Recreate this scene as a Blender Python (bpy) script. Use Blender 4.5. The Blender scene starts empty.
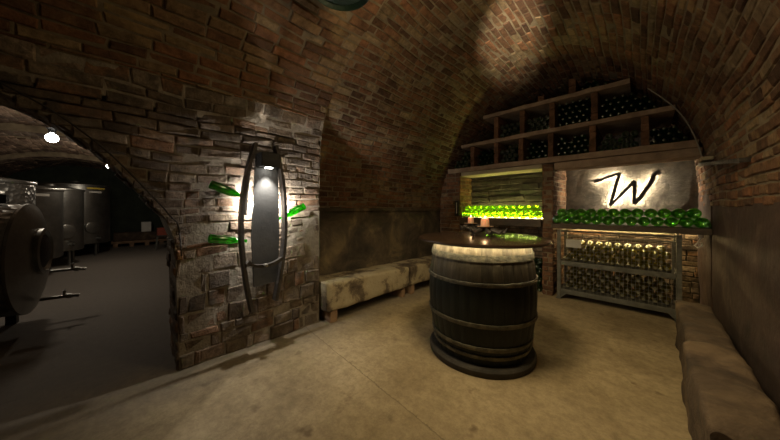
import bpy, math, random
from mathutils import Vector, Matrix, noise
from bisect import bisect_right
rnd = random.Random(7)
COL = bpy.context.scene.collection
PI = math.pi

# ------------------------------------------------------------------ helpers
class MB:
    def __init__(s): s.v = []; s.f = []; s.m = []
    def add(s, vs, fs, mi=0):
        b = len(s.v); s.v += [tuple(p) for p in vs]
        s.f += [tuple(b + i for i in f) for f in fs]; s.m += [mi] * len(fs)
    def box(s, lo, hi, mi=0, jit=0, M=None):
        x0, y0, z0 = lo; x1, y1, z1 = hi
        vs = [Vector(p) for p in ((x0,y0,z0),(x1,y0,z0),(x1,y1,z0),(x0,y1,z0),(x0,y0,z1),(x1,y0,z1),(x1,y1,z1),(x0,y1,z1))]
        if jit: vs = [v + Vector([rnd.uniform(-jit, jit) for _ in range(3)]) for v in vs]
        if M: vs = [M @ v for v in vs]
        s.add(vs, [(0,3,2,1),(4,5,6,7),(0,1,5,4),(1,2,6,5),(2,3,7,6),(3,0,4,7)], mi)
    def tube(s, pts, r, n=8, mi=0, caps=True, flat=None):
        pts = [Vector(p) for p in pts]; rs = r if isinstance(r, (list, tuple)) else [r] * len(pts)
        vs = []; up = None
        for i, p in enumerate(pts):
            t = (pts[min(i+1, len(pts)-1)] - pts[max(i-1, 0)]).normalized()
            if up is None:
                up = Vector((0,0,1)) if abs(t.z) < .9 else Vector((1,0,0))
            a = (up - t * up.dot(t)).normalized(); b = t.cross(a); up = a
            for k in range(n):
                q = 2*PI*k/n
                vs.append(p + (a*math.cos(q) + b*math.sin(q)*(flat or 1)) * rs[i])
        fs = []
        for i in range(len(pts)-1):
            for k in range(n):
                fs.append((i*n+k, i*n+(k+1)%n, (i+1)*n+(k+1)%n, (i+1)*n+k))
        if caps:
            fs.append(tuple(range(n))[::-1]); fs.append(tuple((len(pts)-1)*n+k for k in range(n)))
        s.add(vs, fs, mi)
    def lathe(s, prof, n=24, mi=0, M=None, closed=False):
        vs = []; fs = []; m = len(prof)
        for (r, z) in prof:
            for k in range(n):
                q = 2*PI*k/n; v = Vector((r*math.cos(q), r*math.sin(q), z))
                vs.append(M @ v if M else v)
        rng = range(m) if closed else range(m-1)
        for i in rng:
            j = (i+1) % m
            for k in range(n):
                fs.append((i*n+k, i*n+(k+1)%n, j*n+(k+1)%n, j*n+k))
        s.add(vs, fs, mi)
    def build(s, name, mats, parent=None, smooth=False, loc=None):
        me = bpy.data.meshes.new(name); me.from_pydata(s.v, [], s.f)
        if not isinstance(mats, (list, tuple)): mats = [mats]
        for m in mats: me.materials.append(m)
        me.polygons.foreach_set('material_index', s.m)
        if smooth: me.polygons.foreach_set('use_smooth', [True]*len(s.f))
        me.update()
        if smooth:
            try: me.set_sharp_from_angle(angle=math.radians(40))
            except Exception: pass
        o = bpy.data.objects.new(name, me); COL.objects.link(o)
        if parent: o.parent = parent
        if loc: o.location = loc
        return o

def tag(o, label=None, cat=None, group=None, kind=None):
    if label: o['label'] = label
    if cat: o['category'] = cat
    if group: o['group'] = group
    if kind: o['kind'] = kind
    return o
def empty(name, loc, label, cat, group=None, rz=0):
    o = bpy.data.objects.new(name, None); COL.objects.link(o); o.location = loc; o.rotation_euler = (0,0,rz)
    o.empty_display_size = .1
    return tag(o, label, cat, group)
def struct(o): o['kind'] = 'structure'; return o
def bevel(o, w, seg=2):
    m = o.modifiers.new('bevel', 'BEVEL'); m.width = w; m.segments = seg; m.limit_method = 'ANGLE'; return o

# ------------------------------------------------------------------ materials
def new_mat(name):
    m = bpy.data.materials.new(name); m.use_nodes = True
    nt = m.node_tree; nt.nodes.clear()
    return m, nt
def N(nt, t, **kw):
    n = nt.nodes.new(t)
    for k, v in kw.items(): setattr(n, k, v)
    return n
def ramp(nt, fac, stops):
    r = N(nt, 'ShaderNodeValToRGB'); el = r.color_ramp.elements
    while len(el) < len(stops): el.new(.5)
    for e, (p, c) in zip(el, stops):
        e.position = p; e.color = (*c, 1)
    nt.links.new(fac, r.inputs[0]); return r.outputs[0]
def noise_n(nt, scale, detail=6, rough=.6, vec=None, dist=0):
    if vec is None:
        vec = N(nt, 'ShaderNodeTexCoord').outputs['Object']
    n = N(nt, 'ShaderNodeTexNoise'); n.inputs['Scale'].default_value = scale
    n.inputs['Detail'].default_value = detail; n.inputs['Roughness'].default_value = rough
    n.inputs['Distortion'].default_value = dist
    nt.links.new(vec, n.inputs['Vector']); return n.outputs['Fac']
def mixc(nt, fac, a, b, mode='MIX'):
    m = N(nt, 'ShaderNodeMix', data_type='RGBA', blend_type=mode)
    for sock, v in ((m.inputs[0], fac), (m.inputs[6], a), (m.inputs[7], b)):
        if hasattr(v, 'links') or hasattr(v, 'is_linked'): nt.links.new(v, sock)
        elif isinstance(v, (int, float)): sock.default_value = v
        else: sock.default_value = (*v, 1)
    return m.outputs[2]
def principled(nt, col, rough=.8, metal=0, bump=None, bstr=.4, bdist=.02, spec=None):
    b = N(nt, 'ShaderNodeBsdfPrincipled'); o = N(nt, 'ShaderNodeOutputMaterial')
    if isinstance(col, tuple): b.inputs['Base Color'].default_value = (*col, 1)
    else: nt.links.new(col, b.inputs['Base Color'])
    if isinstance(rough, (int, float)): b.inputs['Roughness'].default_value = rough
    else: nt.links.new(rough, b.inputs['Roughness'])
    b.inputs['Metallic'].default_value = metal
    if spec is not None: b.inputs['Specular IOR Level'].default_value = spec
    if bump is not None:
        bp = N(nt, 'ShaderNodeBump'); bp.inputs['Strength'].default_value = bstr; bp.inputs['Distance'].default_value = bdist
        nt.links.new(bump, bp.inputs['Height']); nt.links.new(bp.outputs[0], b.inputs['Normal'])
    nt.links.new(b.outputs[0], o.inputs[0]); return b
def mottled(name, stops, scale=4, rough=.85, metal=0, bstr=.5, bscale=25, bdist=.02, spec=None, dist=0, detail=8):
    m, nt = new_mat(name)
    c = ramp(nt, noise_n(nt, scale, detail, .65, dist=dist), stops)
    principled(nt, c, rough, metal, noise_n(nt, bscale, 8, .65), bstr, bdist, spec); return m
def island_mat(name, stops, tint=((.35,(.55,.55,.55)),(.65,(1.15,1.1,1.0))), tscale=1.2, rough=.85, patch=None, bstr=.6, spec=.3):
    m, nt = new_mat(name)
    g = N(nt, 'ShaderNodeNewGeometry')
    c = ramp(nt, g.outputs['Random Per Island'], stops)
    t = ramp(nt, noise_n(nt, tscale, 5, .6), tint)
    c = mixc(nt, 1.0, c, t, 'MULTIPLY')
    f = ramp(nt, noise_n(nt, 14, 8, .7), ((.35,(.42,.40,.38)),(.62,(1.2,1.2,1.2))))
    c = mixc(nt, .8, c, f, 'MULTIPLY')
    if patch:
        pf = ramp(nt, noise_n(nt, patch[1], 6, .7), ((patch[2],(0,0,0)),(patch[2]+.12,(1,1,1))))
        c = mixc(nt, pf, c, patch[0])
    principled(nt, c, rough, 0, noise_n(nt, 26, 10, .75), bstr, .035, spec); return m
def emis(name, col, s):
    m, nt = new_mat(name); e = N(nt, 'ShaderNodeEmission'); e.inputs[0].default_value = (*col, 1); e.inputs[1].default_value = s
    o = N(nt, 'ShaderNodeOutputMaterial'); nt.links.new(e.outputs[0], o.inputs[0]); return m
def bottle_glass(name, tcol, dcol, ft=.5, fg=.16, grough=.12):
    m, nt = new_mat(name); o = N(nt, 'ShaderNodeOutputMaterial')
    t = N(nt, 'ShaderNodeBsdfTransparent'); t.inputs[0].default_value = (*tcol, 1)
    d = N(nt, 'ShaderNodeBsdfTranslucent'); d.inputs[0].default_value = (*dcol, 1)
    g = N(nt, 'ShaderNodeBsdfGlossy'); g.inputs['Roughness'].default_value = grough; g.inputs[0].default_value = (.9,.95,.85,1)
    m1 = N(nt, 'ShaderNodeMixShader'); m1.inputs[0].default_value = ft
    nt.links.new(d.outputs[0], m1.inputs[1]); nt.links.new(t.outputs[0], m1.inputs[2])
    fr = N(nt, 'ShaderNodeFresnel'); fr.inputs[0].default_value = 1.45
    ad = N(nt, 'ShaderNodeMath', operation='MULTIPLY_ADD'); ad.inputs[1].default_value = .8; ad.inputs[2].default_value = fg*.4
    nt.links.new(fr.outputs[0], ad.inputs[0])
    m2 = N(nt, 'ShaderNodeMixShader'); nt.links.new(ad.outputs[0], m2.inputs[0])
    nt.links.new(m1.outputs[0], m2.inputs[1]); nt.links.new(g.outputs[0], m2.inputs[2])
    nt.links.new(m2.outputs[0], o.inputs[0]); return m

BR = ((0,(.11,.060,.036)),(.2,(.16,.085,.046)),(.45,(.215,.112,.060)),(.65,(.265,.125,.064)),(.82,(.24,.165,.095)),(1,(.32,.235,.14)))
M = {}
M['brick'] = island_mat('vault_brick', BR, patch=((.30,.20,.09),1.7,.56))
M['mortar'] = mottled('lime_mortar', ((.3,(.10,.075,.045)),(.7,(.25,.195,.12))), 6)
M['stone'] = island_mat('rough_stone', ((0,(.15,.115,.09)),(.25,(.24,.18,.13)),(.5,(.32,.26,.20)),(.7,(.28,.23,.185)),(.85,(.34,.19,.11)),(1,(.44,.38,.31))), tscale=2.2, bstr=1, patch=((.12,.095,.07),4,.5))
M['stone_mortar'] = mottled('dark_mortar', ((.3,(.16,.13,.095)),(.7,(.36,.31,.24))), 9, bstr=.9)
M['cellar_brick'] = island_mat('cellar_brick', ((0,(.12,.08,.06)),(.5,(.22,.15,.11)),(1,(.34,.25,.19))))
M['redbrick'] = island_mat('pillar_brick', ((0,(.10,.055,.035)),(.5,(.17,.09,.05)),(1,(.25,.14,.08))), tscale=3)
M['plaster'] = mottled('dark_plaster', ((.3,(.03,.024,.017)),(.45,(.07,.054,.036)),(.55,(.12,.09,.055)),(.7,(.26,.19,.10))), 2.2, bstr=.8, bscale=14, dist=.6)
M['red_plaster'] = mottled('stained_plaster', ((.3,(.03,.018,.013)),(.55,(.065,.038,.027)),(.78,(.14,.095,.065))), 2.0, bstr=.6, bscale=14, dist=.8)
M['back_plaster'] = mottled('niche_render', ((.25,(.03,.025,.018)),(.5,(.065,.055,.04)),(.75,(.12,.10,.075))), 7, bstr=.6, bscale=30, bdist=.02)
M['green_dark'] = mottled('dark_green_wall', ((.3,(.012,.018,.012)),(.7,(.04,.05,.03))), 3)  # side cellar end wall: mottled dark green-black
M['bench'] = mottled('bench_stone', ((.34,(.06,.042,.028)),(.44,(.16,.12,.075)),(.5,(.38,.31,.19)),(.8,(.52,.45,.31))), 2.6, bstr=.9, bscale=22, dist=.3)
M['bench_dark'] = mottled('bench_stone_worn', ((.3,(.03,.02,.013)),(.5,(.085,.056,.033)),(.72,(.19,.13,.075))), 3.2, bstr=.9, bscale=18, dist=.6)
M['beam'] = mottled('rough_beam', ((.3,(.22,.15,.10)),(.6,(.40,.29,.19)),(.8,(.52,.40,.27))), 6, bstr=.8)
M['pale'] = mottled('lit_lintel_stone', ((.3,(.38,.32,.2)),(.7,(.56,.48,.32))), 4)  # niche lintel: light on its soffit put into a paler colour
M['dark_timber'] = mottled('dark_timber', ((.3,(.03,.022,.014)),(.7,(.10,.07,.04))), 5, rough=.6)
M['foot'] = mottled('foot_block', ((.3,(.2,.12,.07)),(.7,(.38,.24,.14))), 8)
M['iron'] = mottled('old_iron', ((.3,(.02,.018,.015)),(.7,(.06,.05,.04))), 12, rough=.5, metal=.3)
M['rack_metal'] = mottled('grey_rack_metal', ((.3,(.08,.08,.065)),(.7,(.19,.185,.15))), 8, rough=.55, metal=.3)
M['wire'] = mottled('wire', ((.3,(.22,.21,.17)),(.7,(.36,.34,.28))), 20, rough=.45, metal=.5)
M['steel'] = mottled('brushed_steel', ((.3,(.2,.2,.19)),(.7,(.36,.36,.33))), 3, rough=.35, metal=.9, bstr=.15)
M['dimple'], _nt = new_mat('dimpled_steel')
_v = N(_nt, 'ShaderNodeTexVoronoi'); _v.inputs['Scale'].default_value = 14
_nt.links.new(N(_nt, 'ShaderNodeTexCoord').outputs['Object'], _v.inputs['Vector'])
principled(_nt, (.34,.34,.32), .35, .9, _v.outputs['Distance'], .8, .03)
M['black'] = mottled('black_paint', ((.3,(.012,.012,.012)),(.7,(.03,.03,.028))), 6, rough=.5)
M['stave'] = mottled('charred_stave', ((.3,(.035,.03,.026)),(.7,(.10,.085,.07))), 5, rough=.6, bscale=50)
M['panel'] = mottled('grey_panel', ((.3,(.05,.05,.048)),(.7,(.085,.083,.078))), 3, rough=.55, bstr=.15)
M['green'] = bottle_glass('green_glass', (.30,.72,.08), (.08,.50,.015), .66)
M['lime'] = bottle_glass('backlit_green_glass', (.62,.93,.12), (.25,.65,.03), .68)  # brighter copy of the green glass, niche backlight put into its colour
M['green_wall'] = bottle_glass('emerald_glass', (.09,.50,.04), (.05,.44,.03), .35, .22)
M['dark_glass'] = bottle_glass('dark_green_glass', (.06,.14,.04), (.10,.30,.05), .35, .16, .24)
M['olive_glass'] = bottle_glass('olive_glass', (.10,.11,.04), (.46,.38,.045), .35, .2)
M['wax'] = mottled('peach_wax', ((.3,(.75,.42,.26)),(.7,(.85,.52,.34))), 5, rough=.5, bstr=.1)
M['wax'].node_tree.nodes['Principled BSDF'].inputs['Subsurface Weight'].default_value = .5
M['white'] = mottled('white_plastic', ((.3,(.6,.58,.52)),(.7,(.8,.78,.7))), 5, rough=.5, bstr=.05)
M['red'] = mottled('red_plastic', ((.3,(.2,.03,.015)),(.7,(.32,.06,.03))), 5, rough=.5)
M['enamel'] = mottled('green_enamel', ((.3,(.006,.02,.010)),(.7,(.014,.036,.018))), 5, rough=.4)
M['yellow'] = mottled('yellow_sticker', ((.3,(.6,.45,.05)),(.7,(.8,.6,.1))), 5, rough=.6)
M['cable'] = mottled('grey_cable', ((.3,(.22,.2,.16)),(.7,(.36,.33,.27))), 9, rough=.6)
M['foil'] = mottled('dull_foil', ((.3,(.14,.13,.07)),(.7,(.27,.25,.15))), 60, rough=.5)
M['plate'] = mottled('pale_plate', ((.3,(.40,.39,.34)),(.7,(.5,.48,.42))), 9, rough=.6)

# floor
def floor_mat():
    m, nt = new_mat('trodden_concrete')
    n1 = noise_n(nt, 1.3, 10, .7, dist=.1); n2 = noise_n(nt, 14, 10, .8)
    c = ramp(nt, n1, ((.30,(.20,.148,.08)),(.5,(.32,.25,.145)),(.70,(.42,.335,.20))))
    f = ramp(nt, n2, ((.3,(.45,.42,.38)),(.6,(1.12,1.1,1.05))))
    c = mixc(nt, .7, c, f, 'MULTIPLY')
    sp = ramp(nt, noise_n(nt, 5.5, 3, .5), ((.66,(0,0,0)),(.74,(1,1,1))))
    c = mixc(nt, sp, c, (.17,.12,.065))
    # greyer concrete in the side cellar, its lack of light put into the colour
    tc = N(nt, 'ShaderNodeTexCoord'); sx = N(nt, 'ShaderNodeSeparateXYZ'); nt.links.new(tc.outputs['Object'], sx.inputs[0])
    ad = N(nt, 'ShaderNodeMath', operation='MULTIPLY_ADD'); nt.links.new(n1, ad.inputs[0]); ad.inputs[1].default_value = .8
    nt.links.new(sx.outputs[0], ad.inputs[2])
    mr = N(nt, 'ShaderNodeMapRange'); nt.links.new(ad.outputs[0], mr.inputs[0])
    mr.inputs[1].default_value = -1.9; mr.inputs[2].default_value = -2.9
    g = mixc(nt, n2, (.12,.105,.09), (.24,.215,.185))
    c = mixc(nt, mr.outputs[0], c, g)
    # crack: distance to the line through (-2.1,1.45) and (-.9,1.1)
    return m, nt, c, sx, n2, n1
m, nt, c, sx, n2, n1 = floor_mat()
def crack(nt, sx, n, ax, ay, bx, by, w):
    dx, dy = bx-ax, by-ay; L = math.hypot(dx, dy); nx, ny = -dy/L, dx/L
    a = N(nt, 'ShaderNodeMath', operation='MULTIPLY_ADD'); nt.links.new(sx.outputs[0], a.inputs[0]); a.inputs[1].default_value = nx; a.inputs[2].default_value = -(nx*ax+ny*ay)
    b = N(nt, 'ShaderNodeMath', operation='MULTIPLY_ADD'); nt.links.new(sx.outputs[1], b.inputs[0]); b.inputs[1].default_value = ny; nt.links.new(a.outputs[0], b.inputs[2])
    k = N(nt, 'ShaderNodeMath', operation='MULTIPLY_ADD'); nt.links.new(n, k.inputs[0]); k.inputs[1].default_value = .06; nt.links.new(b.outputs[0], k.inputs[2])
    k2 = N(nt, 'ShaderNodeMath', operation='SUBTRACT'); nt.links.new(k.outputs[0], k2.inputs[0]); k2.inputs[1].default_value = .03
    ab = N(nt, 'ShaderNodeMath', operation='ABSOLUTE'); nt.links.new(k2.outputs[0], ab.inputs[0])
    mr = N(nt, 'ShaderNodeMapRange'); nt.links.new(ab.outputs[0], mr.inputs[0]); mr.inputs[1].default_value = w*.4; mr.inputs[2].default_value = w
    mr.inputs[3].default_value = 1; mr.inputs[4].default_value = 0
    return mr.outputs[0]
ck = crack(nt, sx, n2, -2.46, 1.47, -1.09, 1.37, .006)
hm = N(nt, 'ShaderNodeMath', operation='MULTIPLY'); nt.links.new(ck, hm.inputs[0]); hm.inputs[1].default_value = .55
c = mixc(nt, hm.outputs[0], c, (.09,.065,.035))
principled(nt, c, .75, 0, n2, .35, .02, .3); M['floor'] = m

# ------------------------------------------------------------------ brick-laid surfaces
def lay(mb, F, U, V0, V1, ch, bl, rg, clip=None, prot=(.004,.022), jit=.004, joint=.011, chv=.12, blv=.25, back=True, du=.12, mis=(0,1), hole=None, bump=.012):
    """F(u, v, h) -> point; courses run along v, stacked along u."""
    if back:
        nu = max(2, int((U[1]-U[0])/du)); nv = max(2, int((V1-V0)/du)); vs = []
        for i in range(nu+1):
            for j in range(nv+1):
                u = U[0]+(U[1]-U[0])*i/nu; v = V0+(V1-V0)*j/nv
                e = bump*noise.noise(Vector((u*3, v*3, 1.7)))
                vs.append(F(u, v, e))
        fs = []
        for i in range(nu):
            for j in range(nv):
                if hole and hole(U[0]+(U[1]-U[0])*(i+.5)/nu, V0+(V1-V0)*(j+.5)/nv): continue
                a = i*(nv+1)+j; fs.append((a, a+1, a+nv+2, a+nv+1))
        mb.add(vs, fs, mis[1])
    u = U[0]
    while u < U[1]-.02:
        h = min(ch*(1+rg.uniform(-chv, chv)), U[1]-u)
        if U[1]-u-h < .03: h = U[1]-u
        v = V0 - rg.random()*bl
        while v < V1:
            l = bl*(1+rg.uniform(-blv, blv)); a = max(v, V0); b = min(v+l, V1); v += l
            segs = [(a, b)]
            if clip: segs = clip(u+h/2, a, b)
            for (a, b) in segs:
                if b-a < .035: continue
                p = rg.uniform(*prot)+bump*noise.noise(Vector((u*3, (a+b)*1.5, 1.7)))
                j = joint/2; c_ = .006+.3*jit
                q = []
                for (uu, vv) in ((u+j, a+j), (u+j, b-j), (u+h-j, b-j), (u+h-j, a+j)):
                    q.append((uu, vv))
                cu, cv = u+h/2, (a+b)/2
                J = [(rg.uniform(-jit, jit), rg.uniform(-jit, jit), rg.uniform(-jit, jit)*.8) for _ in range(4)]
                vs = [F(uu+J[k][0], vv+J[k][1], -.012) for k, (uu, vv) in enumerate(q)]
                vs += [F(uu+J[k][0], vv+J[k][1], p-c_+J[k][2]) for k, (uu, vv) in enumerate(q)]
                vs += [F(uu+J[k][0]+math.copysign(c_, cu-uu), vv+J[k][1]+math.copysign(c_, cv-vv), p+J[k][2]) for k, (uu, vv) in enumerate(q)]
                fs = [(8,9,10,11)]
                for k in range(4):
                    n_ = (k+1) % 4
                    fs += [(k, n_, 4+n_, 4+k), (4+k, 4+n_, 8+n_, 8+k)]
                mb.add(vs, fs, mis[0])
        u += h

def smooth_prof(pts, n=160):
    """Catmull-Rom through the points, then an arc-length table."""
    P = [Vector(p) for p in pts]; out = []
    for i in range(len(P)-1):
        a, b, c, d = P[max(i-1,0)], P[i], P[i+1], P[min(i+2,len(P)-1)]
        for k in range(12):
            t = k/12
            out.append(.5*((2*b)+(c-a)*t+(2*a-5*b+4*c-d)*t*t+(3*b-a-3*c+d)*t**3))
    out.append(P[-1]); L = [0]
    for i in range(1, len(out)): L.append(L[-1]+(out[i]-out[i-1]).length)
    def at(s):
        s = min(max(s, 0), L[-1]); i = min(bisect_right(L, s)-1, len(L)-2)
        t = (s-L[i])/max(L[i+1]-L[i], 1e-9); p = out[i].lerp(out[i+1], t)
        i0, i1 = max(i-2, 0), min(i+3, len(out)-1)
        tg = (out[i1]-out[i0]).normalized()
        return p, tg
    return at, L[-1], out

R_ = [(.56,0),(.56,.8),(.56,1.51),(.53,2.0),(.41,2.46),(.22,2.80),(-.1,3.16),(-.5,3.41),(-.96,3.55)]
FARP = R_ + [(-1.42,3.54),(-1.86,3.41),(-2.2,3.2),(-2.46,2.96),(-2.7,2.68),(-3.0,2.23),(-3.13,1.86),(-3.2,1.40),(-3.2,.7),(-3.2,0)]
NEARP = R_ + [(-1.35,3.46),(-1.75,3.30),(-2.05,3.12),(-2.32,2.95),(-2.55,2.76),(-2.74,2.50),(-2.84,2.15),(-2.87,1.6),(-2.87,.8),(-2.87,0)]
farat, FL, farpts = smooth_prof(FARP); nearat, NL, nearpts = smooth_prof(NEARP)
def vaultF(at):
    def F(u, v, h):
        p, t = at(u+.03*noise.noise(Vector((u*1.1, v*1.3, 4)))); n = Vector((-t.y, t.x))  # points into the room
        return (p.x+n.x*h, v, p.y+n.y*h)
    return F
rg = random.Random(3)
SR = .56; Y1 = 1.68; YB = 5.8; YF = 4.8; YN = 5.30
def s_at_z(at, L, z, side):
    best = None
    for i in range(1001):
        s = L*i/1000; p, _ = at(s)
        if (side > 0) == (s < L/2) and (best is None or abs(p.y-z) < best[0]): best = (abs(p.y-z), s)
    return best[1]
sr = s_at_z(farat, FL, 1.42, 1); slf = s_at_z(farat, FL, 1.40, -1); sln = s_at_z(nearat, NL, 2.45, -1)

# vault over the far half of the room
mb = MB(); lay(mb, vaultF(farat), (sr, slf), Y1, YB, .076, .225, rg, prot=(.002,.014), joint=.013, jit=.005, chv=.18)
vault_far = struct(mb.build('ceiling', [M['brick'], M['mortar']]))
mb = MB(); lay(mb, vaultF(nearat), (sr, sln), -2.6, Y1, .082, .27, rg, prot=(.002,.02), jit=.007, joint=.013, chv=.22, blv=.35)
# the edge where the nearer, lower vault ends
for i in range(len(nearpts)-1):
    a, b = nearpts[i], nearpts[i+1]
    if a.x > -1.0: continue
    def out(p, c=Vector((-1.3,1.6))): return p + (p-c).normalized()*.55
    A, B = out(a), out(b)
    mb.add([(a.x,Y1,a.y),(b.x,Y1,b.y),(B.x,Y1,B.y),(A.x,Y1,A.y)], [(0,1,2,3)], 1)
struct(mb.build('ceiling', [M['brick'], M['mortar']]))

# right wall
mb = MB()
def planeF(o, du, dv, dn):
    o, du, dv, dn = map(Vector, (o, du, dv, dn))
    return lambda u, v, h: tuple(o+du*u+dv*v+dn*h)
def roughplane(mb, F, U, V, d=.06, amp=.012, sc=2.5, mi=0):
    nu = max(1, int((U[1]-U[0])/d)); nv = max(1, int((V[1]-V[0])/d)); vs = []
    for i in range(nu+1):
        for j in range(nv+1):
            u = U[0]+(U[1]-U[0])*i/nu; v = V[0]+(V[1]-V[0])*j/nv
            vs.append(F(u, v, amp*(noise.noise(Vector((u*sc, v*sc, 5)))+.4*noise.noise(Vector((u*sc*4, v*sc*4, 2))))))
    mb.add(vs, [(i*(nv+1)+j, i*(nv+1)+j+1, (i+1)*(nv+1)+j+1, (i+1)*(nv+1)+j) for i in range(nu) for j in range(nv)], mi)
roughplane(mb, planeF((.56,0,0),(0,0,1),(0,1,0),(-1,0,0)), (0,1.44), (-2.6,YB))
struct(mb.build('wall_right', M['red_plaster'], smooth=True))
# left wall: far half, plaster apron under the brick springing
mb = MB()
roughplane(mb, planeF((-3.2,0,0),(0,0,1),(0,1,0),(1,0,0)), (0,1.38), (Y1,YF), amp=.014)
mb.box((-3.24,Y1,1.37),(-3.165,YF,1.41), 0, .006)
struct(mb.build('wall_left', M['plaster'], smooth=False))
# rear wall, behind the camera
mb = MB(); mb.box((-3.4,-2.75,0),(.7,-2.6,3.7)); struct(mb.build('wall_rear', M['plaster']))

# left pier wall with the arched opening
OPN = [(.33,0),(.30,1.13),(.24,1.32),(.14,1.47),(0,1.66),(-.13,1.82),(-.31,1.99),(-.45,2.085),(-.58,2.15),(-.75,2.20),(-.95,2.215)]
def open_hi(z):
    if z >= 2.215: return None
    for (a, b) in zip(OPN, OPN[1:]):
        if a[1] <= z <= b[1]:
            return a[0]+(b[0]-a[0])*(z-a[1])/(b[1]-a[1])
    return None
def clip(z, a, b):
    hi = open_hi(z)
    if hi is None: return [(a, b)]
    lo = -1.9-hi
    out = []
    if a < lo: out.append((a, min(b, lo)))
    if b > hi: out.append((max(a, hi), b))
    return out
mb = MB()
_nx = sorted((p.y, p.x) for p in nearpts if p.x < -1.9)
def FW(u, v, h):
    u = u + .045*noise.noise(Vector((v*1.7, u*1.2, 8)))*min(1, u*4)
    u2 = min(max(u, 0), 2.9)
    for (za, xa), (zb, xb) in zip(_nx, _nx[1:]):
        if za <= u2 <= zb and zb > za: return (xa+(xb-xa)*(u2-za)/(zb-za)-.012+h, v, u)
    return (-2.885+h, v, u)
lay(mb, FW, (0,1.10), .3, Y1, .125, .16, rg, clip=clip, prot=(.004,.024), jit=.010, joint=.012, chv=.4, blv=.7, back=False, bump=.03)
lay(mb, FW, (1.10,1.9), -.2, Y1, .076, .19, rg, clip=clip, prot=(.004,.018), jit=.006, joint=.011, chv=.25, blv=.5, back=False, bump=.02)
lay(mb, FW, (0,1.9), -2.6, -1.4, .08, .24, rg, clip=clip, prot=(.0,.03), jit=.006, back=False)
lay(mb, FW, (1.9,2.47), -2.6, Y1, .078, .25, rg, clip=clip, prot=(.0,.02), jit=.008, back=False, chv=.2, blv=.4)
lay(mb, FW, (2.24,2.47), -2.6, Y1, 9, 9, rg, clip=lambda z, a, b: [], prot=(0,0), du=.1)
# slab with the opening cut out, polygon strips between the arch and the outer edge
def slab(mb, x0, x1, ya, yb, top, mi):
    pts = [(p[0], p[1]) for p in OPN] + [(-1.9-p[0], p[1]) for p in OPN[::-1][1:]]
    n = len(pts)
    def outer(p, i):
        if i < n//2 and p[1] < 1.2: return (yb, p[1])
        if i > n//2 and p[1] < 1.2: return (ya, p[1])
        if i == 2: return (yb, top)
        if i == n-3: return (ya, top)
        f = (i-2)/(n-5); return (yb+(ya-yb)*f, top)
    O = [outer(p, i) for i, p in enumerate(pts)]
    for i in range(n-1):
        a, b, c_, d = pts[i], pts[i+1], O[i+1], O[i]
        for x in (x0, x1):
            mb.add([(x,a[0],a[1]),(x,b[0],b[1]),(x,c_[0],c_[1]),(x,d[0],d[1])], [(0,1,2,3)], mi)
        mb.add([(x0,a[0],a[1]),(x1,a[0],a[1]),(x1,b[0],b[1]),(x0,b[0],b[1])], [(0,1,2,3)], mi)
    mb.add([(x0,yb,0),(x1,yb,0),(x1,yb,top),(x0,yb,top)], [(0,1,2,3)], mi)
slab(mb, -2.880, -3.30, -2.6, Y1, 2.5, 1)
# jamb and soffit bricks lining the arch
jp, JL, _ = smooth_prof([(p[0], p[1]) for p in OPN] + [(-1.9-p[0], p[1]) for p in OPN[::-1][1:]])
def jambF(u, v, h):
    p, t = jp(u); n = Vector((-t.y, t.x)); return (v, p.x+n.x*h, p.y+n.y*h)
lay(mb, jambF, (0,JL), -3.42, -2.88, .08, .24, rg, prot=(0,.02), jit=.007, back=False)
struct(mb.build('wall_left', [M['stone'], M['stone_mortar']]))

# ------------------------------------------------------------------ side cellar
CV = [(-3.5,0),(-3.5,.6),(-3.42,1.1),(-3.1,1.9),(-2.5,2.5),(-1.8,2.82),(-1.05,2.92),(-.3,2.82),(.35,2.5),(.95,1.9),(1.27,1.1),(1.35,.6),(1.35,0)]
cat, CLn, _ = smooth_prof(CV)
def cellF(u, v, h):
    p, t = cat(u); n = Vector((t.y, -t.x)); return (v, p.x+n.x*h, p.y+n.y*h)
mb = MB(); lay(mb, cellF, (0,CLn), -14.3, -3.4, .10, .30, rg, prot=(.0,.03), jit=.008, du=.25)
for (xa, xb) in ((-8.4,-7.9),(-11.6,-11.1)):     # transverse ribs
    def ribF(u, v, h): return cellF(u, v, h+.12)
    lay(mb, ribF, (0,CLn), xa, xb, .10, .24, rg, prot=(0,.02), du=.2)
    for x in (xa, xb):
        K = 60
        for i in range(K):
            a, b = cellF(CLn*i/K, x, 0), cellF(CLn*(i+1)/K, x, 0); c2, d2 = cellF(CLn*(i+1)/K, x, .13), cellF(CLn*i/K, x, .13)
            mb.add([a, b, c2, d2], [(0,1,2,3)], 1)
struct(mb.build('ceiling', [M['cellar_brick'], M['mortar']]))
mb = MB(); slab(mb, -3.31, -3.42, -3.7, 1.6, 3.3, 0); struct(mb.build('wall_side', M['stone_mortar']))
mb = MB(); roughplane(mb, planeF((-14.25,0,0),(0,0,1),(0,1,0),(1,0,0)), (0,3.2), (-3.7,1.6), amp=.03); struct(mb.build('wall_end', M['green_dark']))

# floor
mb = MB(); F_ = planeF((0,0,0),(1,0,0),(0,1,0),(0,0,1))
roughplane(mb, F_, (-3.3,.62), (-2.7,5.9), d=.1, amp=.006)
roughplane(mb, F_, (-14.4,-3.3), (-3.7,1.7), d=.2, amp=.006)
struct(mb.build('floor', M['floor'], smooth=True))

# ------------------------------------------------------------------ end wall: niches, pillar, shelving
mb = MB()
FB = planeF((0,YB,0),(0,0,1),(1,0,0),(0,-1,0))
roughplane(mb, FB, (0,3.7), (-3.3,.62), amp=.010, d=.05, sc=4)
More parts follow.
